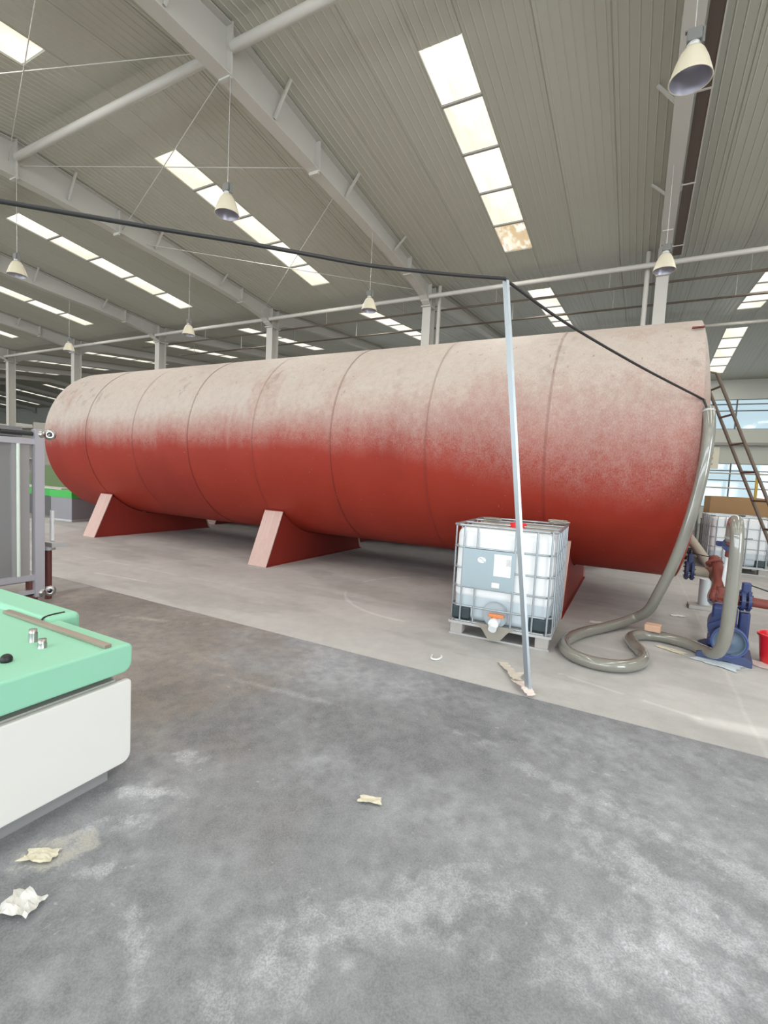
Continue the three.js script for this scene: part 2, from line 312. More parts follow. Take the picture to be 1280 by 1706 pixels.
function windowBand(d, y0, y1, k, name, detail) {
  const x0 = FX(k + 1), s = Math.sign(d), w = thing('window_' + (++windowCount), `long steel window in the ${name}, ${ORD[k - KMIN]} bay from the right`, 'window', [0, 0, 0], 0, 'wall windows', 'structure');
  const nx = 3, ym = y0 + (y1 - y0) * 0.62, y2 = y0 + (y1 - y0) * 0.84, dd = d + 0.06 * s;
  const ys = detail ? [y0, ym, y2, y1] : [y0, y1];
  for (let i = 0; i < nx; i++) for (let j = 0; j < ys.length - 1; j++)
    part('window_pane', box(6 / nx - 0.05, ys[j + 1] - ys[j] - 0.04, 0.008, x0 + (i + 0.5) * 6 / nx, (ys[j] + ys[j + 1]) / 2, dd), glass, w);
  const bars = [];
  for (let i = 0; i <= nx; i++) bars.push(box(0.06, y1 - y0, 0.08, x0 + i * 6 / nx, (y0 + y1) / 2, dd));
  for (const y of ys) bars.push(box(6, 0.05, 0.07, x0 + 3, y, dd));
  part('window_frame', bars, mull, w);
}
for (let k = KMIN; k < KMAX; k++) {
  if (k < 3) { windowBand(DF, 4.83, 6.3, k, 'upper row of the far wall', k < 2); windowBand(DF, 0.9, 3.12, k, 'lower row of the far wall', k < 2); }
  windowBand(DN, 4.83, 6.3, k, 'upper row of the near wall'); windowBand(DN, 0.9, 3.12, k, 'lower row of the near wall');
}
for (const [d, s, x0, L] of [[DF - 0.2, -1, FX(3), FAR_WINDOWS], [DN + 0.2, 1, -53, NEAR_WINDOWS]]) for (const [y0, y1] of [[0.9, 3.12], [4.83, 6.3]])
  areaLight(WINDOW_RGB, L, XR - x0 - 0.6, y1 - y0, V((x0 + XR) / 2, (y0 + y1) / 2, d), V((x0 + XR) / 2, (y0 + y1) / 2, d + s * 10), 'window_daylight');

// ---------------------------------------------------------------- steel frames
const BOT = [[0, 7.32], [1.9, 7.26], [5.2, 7.09], [6.7, 6.96], [7.45, 6.84], [7.78, 6.66]];       // lower flange: distance from ridge, height
function rafter(k, dr, label, detail) {
  const r = thing('roof_rafter', label, 'rafter', [FX(k), 0, 0], 0, 'roof rafters', 'structure');
  const BT = dr === DR ? BOT : [[0, 7.72], [2, 7.53], [5.2, 7.20], [6.7, 7.02], [7.45, 6.84], [7.78, 6.66]];
  const side = (s) => {
    const top = (q) => HR - SL * q - 0.03, web = [...BT.map(([q, y]) => [dr + s * q, y]), [dr + s * 7.78, top(7.78)], [dr, top(0)]];
    const g = extr(web, 0.014); g.translate(-0.007, 0, 0); part('web_plate', g, M.frame, r);
    const fl = [];
    for (let i = 0; i < BT.length - 1; i++) { const a = V(0, BT[i][1], dr + s * BT[i][0]), b = V(0, BT[i + 1][1], dr + s * BT[i + 1][0]); fl.push(beam(a, b, 0.24, 0.016)); }
    part('lower_flange', fl, M.frame, r);
    part('upper_flange', beam(V(0, top(0), dr), V(0, top(7.78), dr + s * 7.78), 0.24, 0.016), M.frame, r);
    if (detail) {
      for (const q of [2.2, 6.35]) { const y = BOT[1][1] - 0.052 * (q - 1.9); part('splice_plate', box(0.25, 0.62 - 0.035 * q, 0.03, 0, y + 0.24, dr + s * q), M.frame, r); part('splice_lug', box(0.20, 0.09, 0.05, 0, y - 0.02, dr + s * q), M.frame, r); }
      for (const q of [1.05, 3.25, 5.5]) for (const e of [-1, 1]) { const y = 7.3 - 0.052 * q; part('fly_brace', beam(V(e * 0.02, y + 0.18, dr + s * q), V(e * 0.36, HR - SL * q - 0.02, dr + s * (q - 0.02)), 0.04, 0.04), M.frame, r); }
    }
  };
  side(1); side(-1);
  if (detail) part('ridge_plate', [box(0.25, 0.74, 0.03, 0, 7.68, dr), box(0.22, 0.05, 0.06, 0, 7.31, dr)], M.frame, r);
}
for (let k = -1; k <= 11; k++) {
  rafter(k, DR, `tapered pale steel roof beam over the tank, ${ORD[k + 1]} frame from the right`, k >= 0 && k <= 4);
  rafter(k, DV + HALF, `tapered pale steel roof beam of the far span, ${ORD[k + 1]} frame from the right`, false);
}
function column(k, d, label) {
  const c = thing('steel_column', label, 'column', [FX(k), 0, d], 0, 'steel columns', 'structure'), h = HV - 0.02;
  part('flange', box(0.26, h, 0.014, 0, h / 2, -0.16), M.frame, c); part('flange', box(0.26, h, 0.014, 0, h / 2, 0.16), M.frame, c);
  part('web', box(0.012, h, 0.32, 0, h / 2, 0), M.frame, c);
  part('cap_plate', box(0.30, 0.03, 0.5, 0, 6.62, 0), M.frame, c); part('base_plate', box(0.36, 0.03, 0.44, 0, 0.015, 0), M.frame, c);
}
for (let k = -1; k <= 11; k++) column(k, DV, `pale steel column standing behind the tank, ${ORD[k + 1]} frame from the right`);
for (let k = -1; k <= 4; k++) column(k, DR - HALF, `pale steel column behind the camera, ${ORD[k + 1]} frame from the right`);
for (let k = -1; k <= 10; k++) {                                      // tie pipes along the hall
  const n = ORD[k + 1];
  const run = (name, d, y, r, label) => {
    const t = thing(name, label, 'pipe', [0, 0, 0], 0, 'tie pipes', 'structure');
    part('pipe', rod(V(FX(k) - 0.13, y, d), V(FX(k + 1) + 0.13, y, d), r, 14), M.frame, t);
    for (const e of [FX(k) - 0.07, FX(k + 1) + 0.07]) part('end_plate', box(0.12, 0.2, 0.014, e, y, d), M.frame, t);
  };
  run('ridge_tie_pipe', DR, 7.70, 0.075, `round ridge tie pipe over the tank, ${n} bay from the right`);
  run('eave_tie_pipe', DV - 0.34, 1.57 + 0.4058 * (DV - 0.34), 0.06, `round eave tie pipe at the column row, ${n} bay from the right`);
  if (k < 4) run('ridge_tie_pipe', DV + HALF, 7.72, 0.06, `round ridge tie pipe of the far span, ${n} bay from the right`);
}
{                                                                    // cross bracing rods in the second bay
  const yA = (q) => 7.62 - SL * q, a = FX(1), b = FX(2);
  const rods = [[a, 0.1, b, 2.35], [b, 0.1, a, 2.35], [a, 3.0, b, 7.3], [b, 3.0, a, 7.3], [a, -0.1, b, -2.35], [b, -0.1, a, -2.35]];
  const where = ['from the right ridge plate', 'from the left ridge plate', 'low on the slope from the right beam', 'low on the slope from the left beam', 'overhead from the right ridge plate', 'overhead from the left ridge plate'];
  rods.forEach(([x0, q0, x1, q1], i) => tag(part('bracing_rod', rod(V(x0, yA(Math.abs(q0)), DR + q0), V(x1, yA(Math.abs(q1)), DR + q1), 0.008, 8), M.frame), `thin white bracing rod under the roof, running ${where[i]}`, 'rod', 'roof bracing rods', 'structure'));
}
{
  const t = thing('cable_tray', 'dark brown cable tray along the rightmost roof beam', 'tray');
  const f = (q) => V(FX(0) + 0.24, HR - SL * q - 0.42, DR + q);
  part('tray_channel', beam(f(-3), f(7.4), 0.17, 0.05), mat([0.10, 0.075, 0.06], 0.7), t);
  part('edge_rail', beam(f(-3).add(V(0.095, 0.0, 0)), f(7.4).add(V(0.095, 0.0, 0)), 0.02, 0.07), M.frame, t);
  for (const q of [-1, 1, 3, 5, 7]) part('clip', beam(f(q).add(V(-0.2, 0, 0)), f(q).add(V(0.11, 0, 0)), 0.03, 0.075), M.frame, t);
}
// sprinkler conduits of the far span
for (const [d, e, l] of [[14.0, 0.372, 'upper dark conduit hung under the far span roof'], [16.0, 0.3345, 'lower dark conduit hung under the far span roof']]) {
  const t = thing('roof_conduit', l, 'conduit'), y = 1.57 + e * d;
  part('pipe', rod(V(-20, y, d), V(6, y, d), 0.028, 10), M.rust, t);
  for (let x = -19; x < 6; x += 3) part('hanger', rod(V(x, y, d), V(x, HV + SL * (d - DV) - 0.01, d), 0.010, 6), M.frame, t);
}
for (const [x, d, l] of [[FX(0) - 0.32, DV - 0.1, 'cream rainwater pipe left of the rightmost steel column'], [FX(1) + 0.3, DV + 0.05, 'pale rainwater pipe right of the column behind the tank middle']])
  tag(part('downpipe', rod(V(x, 0, d), V(x, HV - 0.03, d), 0.055, 14), M.frame), l, 'pipe', null, 'structure');

// pendant high-bay lamps (off)
const shadeG = (() => { const o = [[0.055, 0.27], [0.075, 0.265], [0.10, 0.23], [0.135, 0.15], [0.16, 0.07], [0.178, 0.0], [0.170, 0.0], [0.152, 0.07], [0.127, 0.15], [0.092, 0.22], [0.0, 0.235]]; return lathe(o, 36); })();
function lamp(k, d, label) {
  const l = thing('pendant_lamp', label, 'lamp', [FX(k) + (k ? 0.1 : -0.03), 5.36, d], 0, 'unlit bell-shaped hall lamps');
  part('lamp_shade', lathe([[0.055, 0.27], [0.075, 0.265], [0.10, 0.23], [0.135, 0.15], [0.16, 0.07], [0.180, 0.0], [0.176, -0.004], [0.170, 0.0]], 36), M.cream, l);
  part('reflector', lathe([[0.170, 0.0], [0.150, 0.07], [0.124, 0.15], [0.088, 0.22], [0.0, 0.235]], 36), M.lampInside, l);
  part('neck', lathe([[0.0, 0.265], [0.055, 0.265], [0.055, 0.31], [0.045, 0.325], [0.0, 0.325]], 20), M.galvDull, l);
  part('gear_box', rbox(0.12, 0.11, 0.10, 0.012, 0, 0.375, 0), M.gear, l);
  part('bracket', [box(0.02, 0.13, 0.05, 0.075, 0.36, 0), box(0.15, 0.015, 0.04, 0, 0.435, 0)], M.gear, l);
  part('hanging_rod', rod(V(0, 0.43, 0), V(0, (d < 7 ? 7.32 : 7.09) - 5.36 - 0.0, 0), 0.005, 6), M.galvDull, l);
}
for (let k = 0; k <= 4; k++) {
  lamp(k, DR + 0.0, `unlit cream bell lamp hanging below the ridge, ${ORD[k]} from the right`);
  lamp(k, 9.65, `unlit cream bell lamp hanging over the tank, ${ORD[k]} from the right`);
}

// ---------------------------------------------------------------- the tank
const TD = 7.386, TH = 2.086, TR = 1.628, T0 = -11.5, T1 = 0.55, TL = T1 - T0;
const tankMap = tex(2048, 1024, (u, v) => {                          // u along the tank, v round it: 0 bottom, .25 camera side, .5 top
  const x = T0 + TL * u, a = (v - 0.25) * 2 * Math.PI, s = Math.sin(a);   // a: angle above the horizontal on the camera side
  const big = fbm(x * 0.7 + 5, v * 7, 4), mid = fbm(x * 2.6, v * 22 + 9, 4), fin = fbm(x * 16, v * 160, 3);
  let red = mix3([0.27, 0.024, 0.011], [0.305, 0.031, 0.017], mid);
  red = mix3(red, [0.225, 0.021, 0.013], 0.6 * ss(0.5, 0.7, big));
  // settled dust: speckled grains, ragged runs, wiped patches; its reach along x paints in grazing sheen
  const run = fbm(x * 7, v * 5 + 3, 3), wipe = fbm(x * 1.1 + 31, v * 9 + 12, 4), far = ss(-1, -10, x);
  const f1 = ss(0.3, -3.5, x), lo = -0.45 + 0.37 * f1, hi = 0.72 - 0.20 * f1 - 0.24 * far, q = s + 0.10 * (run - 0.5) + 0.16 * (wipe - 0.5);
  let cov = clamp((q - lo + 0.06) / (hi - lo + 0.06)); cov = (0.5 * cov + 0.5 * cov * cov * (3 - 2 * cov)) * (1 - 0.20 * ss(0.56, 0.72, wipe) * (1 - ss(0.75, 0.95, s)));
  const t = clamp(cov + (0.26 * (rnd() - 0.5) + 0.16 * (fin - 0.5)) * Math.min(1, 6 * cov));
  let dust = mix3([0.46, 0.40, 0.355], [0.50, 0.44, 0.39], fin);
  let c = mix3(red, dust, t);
  // dark smudges and scratches in the dust of the upper flank
  const zone = ss(0.30, 0.5, s) * ss(0.97, 0.85, s), sm = fbm(x * 8.5 + 70, v * 62, 4), cl = ss(0.45, 0.62, fbm(x * 0.9 + 9, v * 3, 3) + 0.10 * ss(-5, 0, x));
  const k = ss(0.60, 0.72, sm) * zone * cl * 0.42; c = mix3(c, [0.26, 0.20, 0.18], k);
  if (noise(x * 26 + 8, v * 210) > 0.955 && s > 0.1) c = mix3(c, [0.20, 0.12, 0.10], 0.5 * zone);
  const sc = noise(x * 22 + 3, v * 330); if (s < 0.1 && sc > 0.97) c = mix3(c, [0.45, 0.20, 0.15], 0.4);
  return c;
});
{
  const tank = thing('storage_tank', 'long dusty red cylindrical steel tank lying on saddles', 'tank', [0, TH, TD]);
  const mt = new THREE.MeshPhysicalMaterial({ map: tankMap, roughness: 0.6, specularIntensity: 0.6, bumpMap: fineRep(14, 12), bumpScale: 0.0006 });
  const ring = (x0, x1, r, n = 96) => {                               // strip of cylinder with uv into the tank map
    const pos = [], nor = [], uv = [], idx = [];
    for (let i = 0; i <= n; i++) { const v = i / n, a = (v - 0.25) * 2 * Math.PI; for (const x of [x0, x1]) { const cy = Math.sin(a), cz = Math.cos(a); pos.push(x, r * cy, r * cz); nor.push(0, cy, cz); uv.push((x - T0) / TL, v); } }
    for (let i = 0; i < n; i++) { const q = 2 * i; idx.push(q, q + 3, q + 1, q, q + 2, q + 3); }
    const g = new THREE.BufferGeometry(); g.setAttribute('position', new THREE.Float32BufferAttribute(pos, 3)); g.setAttribute('normal', new THREE.Float32BufferAttribute(nor, 3)); g.setAttribute('uv', new THREE.Float32BufferAttribute(uv, 2)); g.setIndex(idx); return g;
  };
  const weld = mat([0.30, 0.20, 0.17], 0.6);
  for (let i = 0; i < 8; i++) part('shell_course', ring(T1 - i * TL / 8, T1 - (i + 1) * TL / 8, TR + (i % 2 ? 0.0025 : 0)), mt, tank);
  const weldG = (x, r, t) => { const g = new THREE.TorusGeometry(r, t, 6, 120); g.rotateY(Math.PI / 2); g.translate(x, 0, 0); return g; };
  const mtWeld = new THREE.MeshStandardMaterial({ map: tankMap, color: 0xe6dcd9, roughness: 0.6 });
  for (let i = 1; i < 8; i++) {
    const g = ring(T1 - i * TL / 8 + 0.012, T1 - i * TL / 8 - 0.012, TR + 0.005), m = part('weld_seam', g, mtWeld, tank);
  }
  const dish = (x, s) => {                                            // shallow dished end with knuckle
    const p = [], D = 0.20; for (let i = 0; i <= 24; i++) { const q = i / 24, r = TR * Math.sin(q * Math.PI / 2); p.push([Math.max(r, 0.0001), D * Math.pow(1 - (r / TR) ** 2, 0.8)]); }
    const g = lathe(p, 96); g.rotateZ(-s * Math.PI / 2); g.translate(x, 0, 0);
    const P = g.attributes.position, uv = g.attributes.uv; for (let i = 0; i < P.count; i++) uv.setXY(i, s > 0 ? 0.985 : 0.015, (Math.atan2(P.getY(i), P.getZ(i)) / (2 * Math.PI) + 0.25 + 1) % 1 * 0.9999);
    for (let i = 0; i < P.count; i++) { const yy = P.getY(i) / TR; uv.setXY(i, (s > 0 ? 0.86 : 0.02) + 0.12 * (P.getZ(i) / TR * 0.5 + 0.5), 0.25 + Math.asin(Math.max(-1, Math.min(1, yy))) / (2 * Math.PI)); }
    return g;
  };
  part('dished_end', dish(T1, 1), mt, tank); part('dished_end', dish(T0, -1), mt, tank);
  part('lifting_lug', [box(0.12, 0.012, 0.05, T1 - 0.06, 1.33, -0.98)], M.redPipe, tank);
  part('manhole_neck', (() => { const g = new THREE.CylinderGeometry(0.42, 0.42, 0.12, 40); g.translate(T1 - 0.9, TR - 0.03, -0.35); return g; })(), mat([0.20, 0.18, 0.17], 0.7), tank);
}
{ // the second tank, behind
  const t2 = scene.getObjectByName('storage_tank').clone(); t2.name = numbered('storage_tank'); t2.position.set(-0.75, TH, -(TD + 3.62));
  tag(t2, 'second red tank hidden close behind the front tank', 'tank'); scene.add(t2);
}
// saddles
const saddleTex = tex(256, 256, (u, v) => { const f = fbm(u * 12, v * 12, 4), t = ss(0.25, 0.75, 0.62 * rnd() + 0.38 * f + 0.02); return mix3([0.62, 0.46, 0.42], [0.50, 0.30, 0.26], t * 0.7); });
const saddleDust = new THREE.MeshStandardMaterial({ map: saddleTex, roughness: 0.75 }), saddleRed = mat([0.24, 0.020, 0.011], 0.6);
[[-9.861, 'left saddle support of the tank near the green bins'], [-5.201, 'middle saddle support of the tank with pale sloping end plate'], [-0.65, 'right saddle support of the tank behind the caged tote']].forEach(([xr, l]) => {
  const s = thing('tank_saddle', l, 'saddle', [xr - 0.37, 0, 0], 0, 'tank saddles');
  const D0 = 5.87, D1 = 2 * TD - D0, dt = 6.25, yt = 0.90;
  const arc = []; for (let i = 0; i <= 24; i++) { const a = Math.atan2(yt - TH, dt - TD), b = Math.atan2(yt - TH, TD - dt); const q = a + (b - a) * i / 24; arc.push([TD + (TR + 0.012) * Math.cos(q), TH + (TR + 0.012) * Math.sin(q)]); }
  const g = extr([[D0 + 0.02, 0.012], [dt, yt - 0.03], ...arc.filter(([d]) => d > dt + 0.02 && d < 2 * TD - dt - 0.02), [2 * TD - dt, yt - 0.03], [D1 - 0.02, 0.012]], 0.34); g.translate(0.015, 0, 0);
  part('saddle_web', g, saddleRed, s);
  for (const m of [1, -1]) {
    const f = (d) => m > 0 ? d : 2 * TD - d;
    const e = boxUV(beam(V(0.185, 0.0, f(D0)), V(0.185, yt, f(dt)), 0.39, 0.016, V(0, 0.4, m * -1).normalize()), 0.5); part('end_plate', e, saddleDust, s);
    part('top_tab', box(0.41, 0.014, 0.07, 0.185, yt + 0.004, f(dt + 0.02)), saddleRed, s);
  }
  part('base_plate', box(0.40, 0.014, D1 - D0, 0.185, 0.007, TD), saddleRed, s);
  const b = s.clone(); b.name = numbered('tank_saddle'); b.position.x -= 0.45; b.position.z -= 3.62; b.userData = { ...s.userData, label: l.replace('of the tank', 'of the hidden rear tank') }; scene.add(b);
});

// ---------------------------------------------------------------- intermediate bulk container
function ibc(name, label, at, turn, full) {
  const o = thing(name, label, 'tote', at, turn, 'caged liquid totes');
  const W = 0.98, L = 1.2, top = 1.13, lev = [1.13, 0.91, 0.70, 0.51, 0.31, 0.155], r = 0.0095;
  // local: x right, -z away (V takes d)
  part('bottle', rbox(W - 0.04, 0.73, L - 0.04, 0.075, W / 2, 0.375 + 0.365, L / 2, 5), M.plastic, o);
  const liq = phys([0.50, 0.57, 0.62], 0.35, { clearcoat: 0.2 });
  part('filled_base', rbox(W - 0.052, 0.32, L - 0.052, 0.07, W / 2, 0.17 + 0.15, L / 2, 4), liq, o).userData.label = 'blue-grey liquid showing through the lower bottle';
  for (const x of [0.11, W - 0.11]) for (const d of [0.11, L - 0.11]) part('corner_guard', rbox(0.20, 0.145, 0.20, 0.03, x, 0.235, d, 2), M.galvDull.clone(), o).material.color.setRGB(0.05, 0.07, 0.08);
  lev.forEach((y, i) => {
    const R = 0.06, e = i === 0 ? 0.005 : 0, pts = [];
    const c = [[R - e, -e], [W - R + e, -e], [W + e, R - e], [W + e, L - R + e], [W - R + e, L + e], [R - e, L + e], [-e, L - R + e], [-e, R - e]];
    const g = []; for (let q = 0; q < 8; q++) { const a = c[q], b = c[(q + 1) % 8]; g.push(rod(V(a[0], y, a[1]), V(b[0], y, b[1]), i === 0 ? 0.013 : r, 8)); }
    part('cage_hoop', g, M.galv, o);
  });
  const up = (x, d, y0 = 0.15, y1 = top) => part('cage_upright', rod(V(x, y0, d), V(x, y1, d), r, 8), M.galv, o);
  for (const x of [0.105, 0.61, 0.81, 0.945]) { up(x, -0.006); up(x, L + 0.006); }
  up(0.24, -0.006, 0.15, 0.51); up(0.24, -0.006, 0.91, top); up(0.37, L + 0.006);
  for (const d of [0.09, 0.29, 0.5, 0.7, 0.91, 1.11]) { up(-0.006, d); up(W + 0.006, d); }
  for (const d of [0.38, 0.82]) part('top_bar', rod(V(0.0, top, d), V(W, top, d), 0.011, 8), M.galv, o);
  // pallet
  const feet = []; const ft = mat([0.42, 0.40, 0.38], 0.8);
  for (const x of [0.07, W - 0.07]) for (const d of [0.07, L / 2, L - 0.07]) { const f = [rbox(0.125, 0.115, 0.13, 0.012, x, 0.072, d)]; for (let q = -2; q <= 2; q++) f.push(box(0.008, 0.10, 0.136, x + q * 0.026, 0.072, d)); part('pallet_foot', f, ft, o); }
  part('pallet_rim', [beam(V(0, 0.135, 0), V(W, 0.135, 0), 0.03, 0.025), beam(V(0, 0.135, L), V(W, 0.135, L), 0.03, 0.025), beam(V(0, 0.135, 0), V(0, 0.135, L), 0.03, 0.025), beam(V(W, 0.135, 0), V(W, 0.135, L), 0.03, 0.025)], M.galvDull, o);
  for (const d of [0.03, L - 0.03]) part('pallet_skid', beam(V(0.0, 0.010, d), V(W, 0.010, d), 0.05, 0.018), M.galvDull, o);
  part('pallet_deck', box(W - 0.04, 0.012, L - 0.04, W / 2, 0.153, L / 2), M.galvDull, o);
  part('lid', (() => { const g = new THREE.CylinderGeometry(0.085, 0.085, 0.05, 32); g.translate(W / 2 + 0.06, 1.135, -0.42); return g; })(), full ? mat([0.75, 0.02, 0.03], 0.4) : M.dark, o).userData.label = full ? 'red screw lid' : 'dark screw lid';
  if (full) {
    const plate = part('label_plate', box(0.515, 0.385, 0.003, 0.362, 0.71, -0.014), mat([0.36, 0.44, 0.48], 0.42, 0.35), o);
    const sheetT = tex(128, 160, (u, v) => { let t = 0.82; if (v < 0.9 && v > 0.45 && (v * 26 % 1) < 0.35 && noise(u * 22, Math.floor(v * 26)) > 0.45) t = 0.60; if (u > 0.72 && v > 0.5 && v < 0.82) t = 0.5 + 0.2 * noise(u * 30, v * 30); return [t, t, t * 1.01]; });
    part('sticker', box(0.165, 0.215, 0.002, 0.50, 0.765, -0.0172), new THREE.MeshStandardMaterial({ map: sheetT, roughness: 0.7 }), plate);
    const logoT = tex(64, 48, (u, v) => { const e = Math.hypot((u - 0.5) / 0.48, (v - 0.5) / 0.46); const band = Math.abs(v - 0.45 - 0.25 * Math.sin(u * 5)) < 0.09 && u > 0.2; return e < 1 && !band ? [0.8, 0.83, 0.85] : [0.38, 0.46, 0.50]; });
    part('sticker', box(0.085, 0.062, 0.002, 0.295, 0.80, -0.0172), new THREE.MeshStandardMaterial({ map: logoT, roughness: 0.6 }), plate);
    part('sticker', box(0.075, 0.05, 0.002, 0.445, 0.565, -0.0172), M.paper, plate);
    // outlet valve in its recess
    part('valve_recess', (() => { const g = lathe([[0.0, 0], [0.09, 0.0], [0.115, 0.016], [0.12, 0.022]], 32); g.rotateX(Math.PI / 2); g.scale(1, 1.1, 1); g.translate(0.46, 0.27, -0.02 + 0.0); return g; })(), phys([0.42, 0.48, 0.52], 0.4, {}), o);
    const v = part('valve', [rod(V(0.46, 0.215, 0.06), V(0.46, 0.195, -0.07), 0.05, 20), rod(V(0.46, 0.19, -0.02), V(0.46, 0.15, -0.10), 0.04, 18)], M.plastic, o);
    part('valve_cap', [rbox(0.15, 0.035, 0.05, 0.012, 0.475, 0.27, -0.03), rod(V(0.46, 0.23, -0.02), V(0.46, 0.275, -0.03), 0.03, 14)], mat([0.70, 0.24, 0.09], 0.5), v);
    part('drip_pan', (() => { const s = new THREE.Shape(); s.moveTo(0.28, 0.17); s.lineTo(0.66, 0.165); s.lineTo(0.655, 0.15); s.bezierCurveTo(0.57, 0.13, 0.56, 0.03, 0.50, 0.022); s.lineTo(0.43, 0.022); s.bezierCurveTo(0.38, 0.03, 0.37, 0.13, 0.28, 0.155); const g = new THREE.ExtrudeGeometry(s, { depth: 0.012, bevelEnabled: false }); g.rotateX(-0.1); g.translate(0, 0.0, 0.035); return g; })(), mat([0.30, 0.28, 0.24], 0.55, 0.3), o);
    part('top_sheet', rbox(W - 0.16, 0.012, L - 0.16, 0.005, W / 2, 1.108, L / 2), mat([0.55, 0.53, 0.48], 0.8), o).userData.label = 'dusty flat top of the bottle';
  }
  return o;
}
ibc('liquid_tote', 'white caged liquid tote on a pallet in front of the red tank', [-1.572, 0, 4.575], 0.0406, true);
ibc('liquid_tote', 'white caged tote in the background beside the steel ladder', [1.44, 0, 11.6], 0.03, false);
ibc('liquid_tote', 'background caged tote half hidden behind the tank-end hose', [0.36, 0, 12.9], 0.0, false);
{ // bits left on top of the front tote
  const heap = (label, x, d, mat_, n) => { const h = thing('scrap_board', label, 'board', [x, 1.146, d], 0.3); for (let i = 0; i < n; i++) { const g = rbox(rr(.12, .22), 0.012, rr(.08, .14), 0.004); g.rotateY(rr(-1, 1)); g.translate(rr(-.02, .02), i * 0.015 + 0.006, rr(-.02, .02)); part('board_piece', g, mat_, h); } };
  heap('broken grey board pieces on the rear right corner of the tote', -0.72, 5.62, mat([0.36, 0.33, 0.28], 0.9), 3);
  heap('dirty grey scrap on the left edge of the tote top', -1.36, 5.25, mat([0.28, 0.27, 0.23], 0.9), 2);
}

// ---------------------------------------------------------------- leaning post and the cables
{
  const p = thing('channel_post', 'leaning galvanized steel channel post in front of the tote', 'post');
  const a = V(-0.579, 0.0, 3.573), b = V(-0.962, 3.06, 3.573), up = V(0, 0, -1);
  const off = (v, x, d) => v.clone().add(V(x, 0, d));
  const face = (x0, d0, w, nx, nd) => { const n = V(nx, 0, nd).normalize(); return beam(off(a, x0, d0), off(b, x0, d0), w, 0.004, n); };
  part('wide_leg', face(-0.006, 0.004, 0.036, -0.35, -0.94), M.galv, p);
  part('narrow_leg', face(0.0165, 0.004, 0.020, 0.62, -0.78), M.galv, p);
}
const cableMat = mat([0.022, 0.021, 0.022], 0.5);
tag(part('power_cable', tube([V(-5.2, 2.50, -2.2), V(-4.3, 2.56, -0.97), V(-3.4, 2.665, 0.25), V(-2.720, 2.758, 1.170), V(-2.501, 2.788, 1.470), V(-2.281, 2.819, 1.771), V(-2.062, 2.853, 2.071), V(-1.843, 2.880, 2.372), V(-1.623, 2.907, 2.672), V(-1.404, 2.955, 2.972), V(-1.184, 3.010, 3.273), V(-0.965, 3.072, 3.573)], 0.0125, 90, 8), cableMat), 'thick dark cable sagging from the left to the leaning post', 'cable');
tag(part('power_cable', tube([V(-0.965, 3.065, 3.573), V(-0.6, 2.885, 4.12), V(-0.05, 2.69, 4.93), V(0.51, 2.535, 5.785), V(0.545, 2.50, 5.755), V(0.575, 2.43, 5.75)], 0.0115, 60, 8), cableMat), 'dark cable running from the post top to the tank rim', 'cable');

// ---------------------------------------------------------------- hose
{
  const pts = [V(.60, 2.43, 5.80), V(.615, 2.2, 5.72), V(.60, 1.85, 5.70), V(.56, 1.5, 5.72), V(.50, 1.15, 5.74), V(.42, .80, 5.78), V(.33, .50, 5.85), V(.24, .25, 5.93), V(.09, .11, 6.0), V(-.14, .06, 5.68), V(-.36, .057, 5.28), V(-.475, .057, 4.9), V(-.42, .057, 4.58), V(-.22, .057, 4.43), V(.02, .057, 4.48), V(.17, .057, 4.70), V(.19, .057, 4.95), V(.12, .057, 5.2), V(.09, .057, 5.42), V(.18, .057, 5.60), V(.38, .057, 5.66), V(.60, .057, 5.57), V(.72, .06, 5.42), V(.80, .11, 5.26), V(.835, .28, 5.19), V(.843, .55, 5.18), V(.847, .85, 5.18), V(.845, 1.12, 5.18), V(.84, 1.27, 5.205), V(.84, 1.335, 5.30), V(.845, 1.29, 5.42), V(.85, 1.14, 5.47)];
  const h = thing('suction_hose', 'thick translucent grey hose looping from the tank rim to the pump', 'hose');
  part('hose_tube', capTube(pts, 0.054, 320, 18), phys([0.22, 0.215, 0.185], 0.25, { clearcoat: 1, clearcoatRoughness: 0.03 }), h);
  for (const i of [0, pts.length - 1]) { const a = pts[i], b = pts[i ? i - 1 : 1], t = b.clone().sub(a).normalize(); part('hose_clamp', rod(a.clone().addScaledVector(t, 0.03), a.clone().addScaledVector(t, 0.05), 0.058, 20), M.galvDull, h); }
}
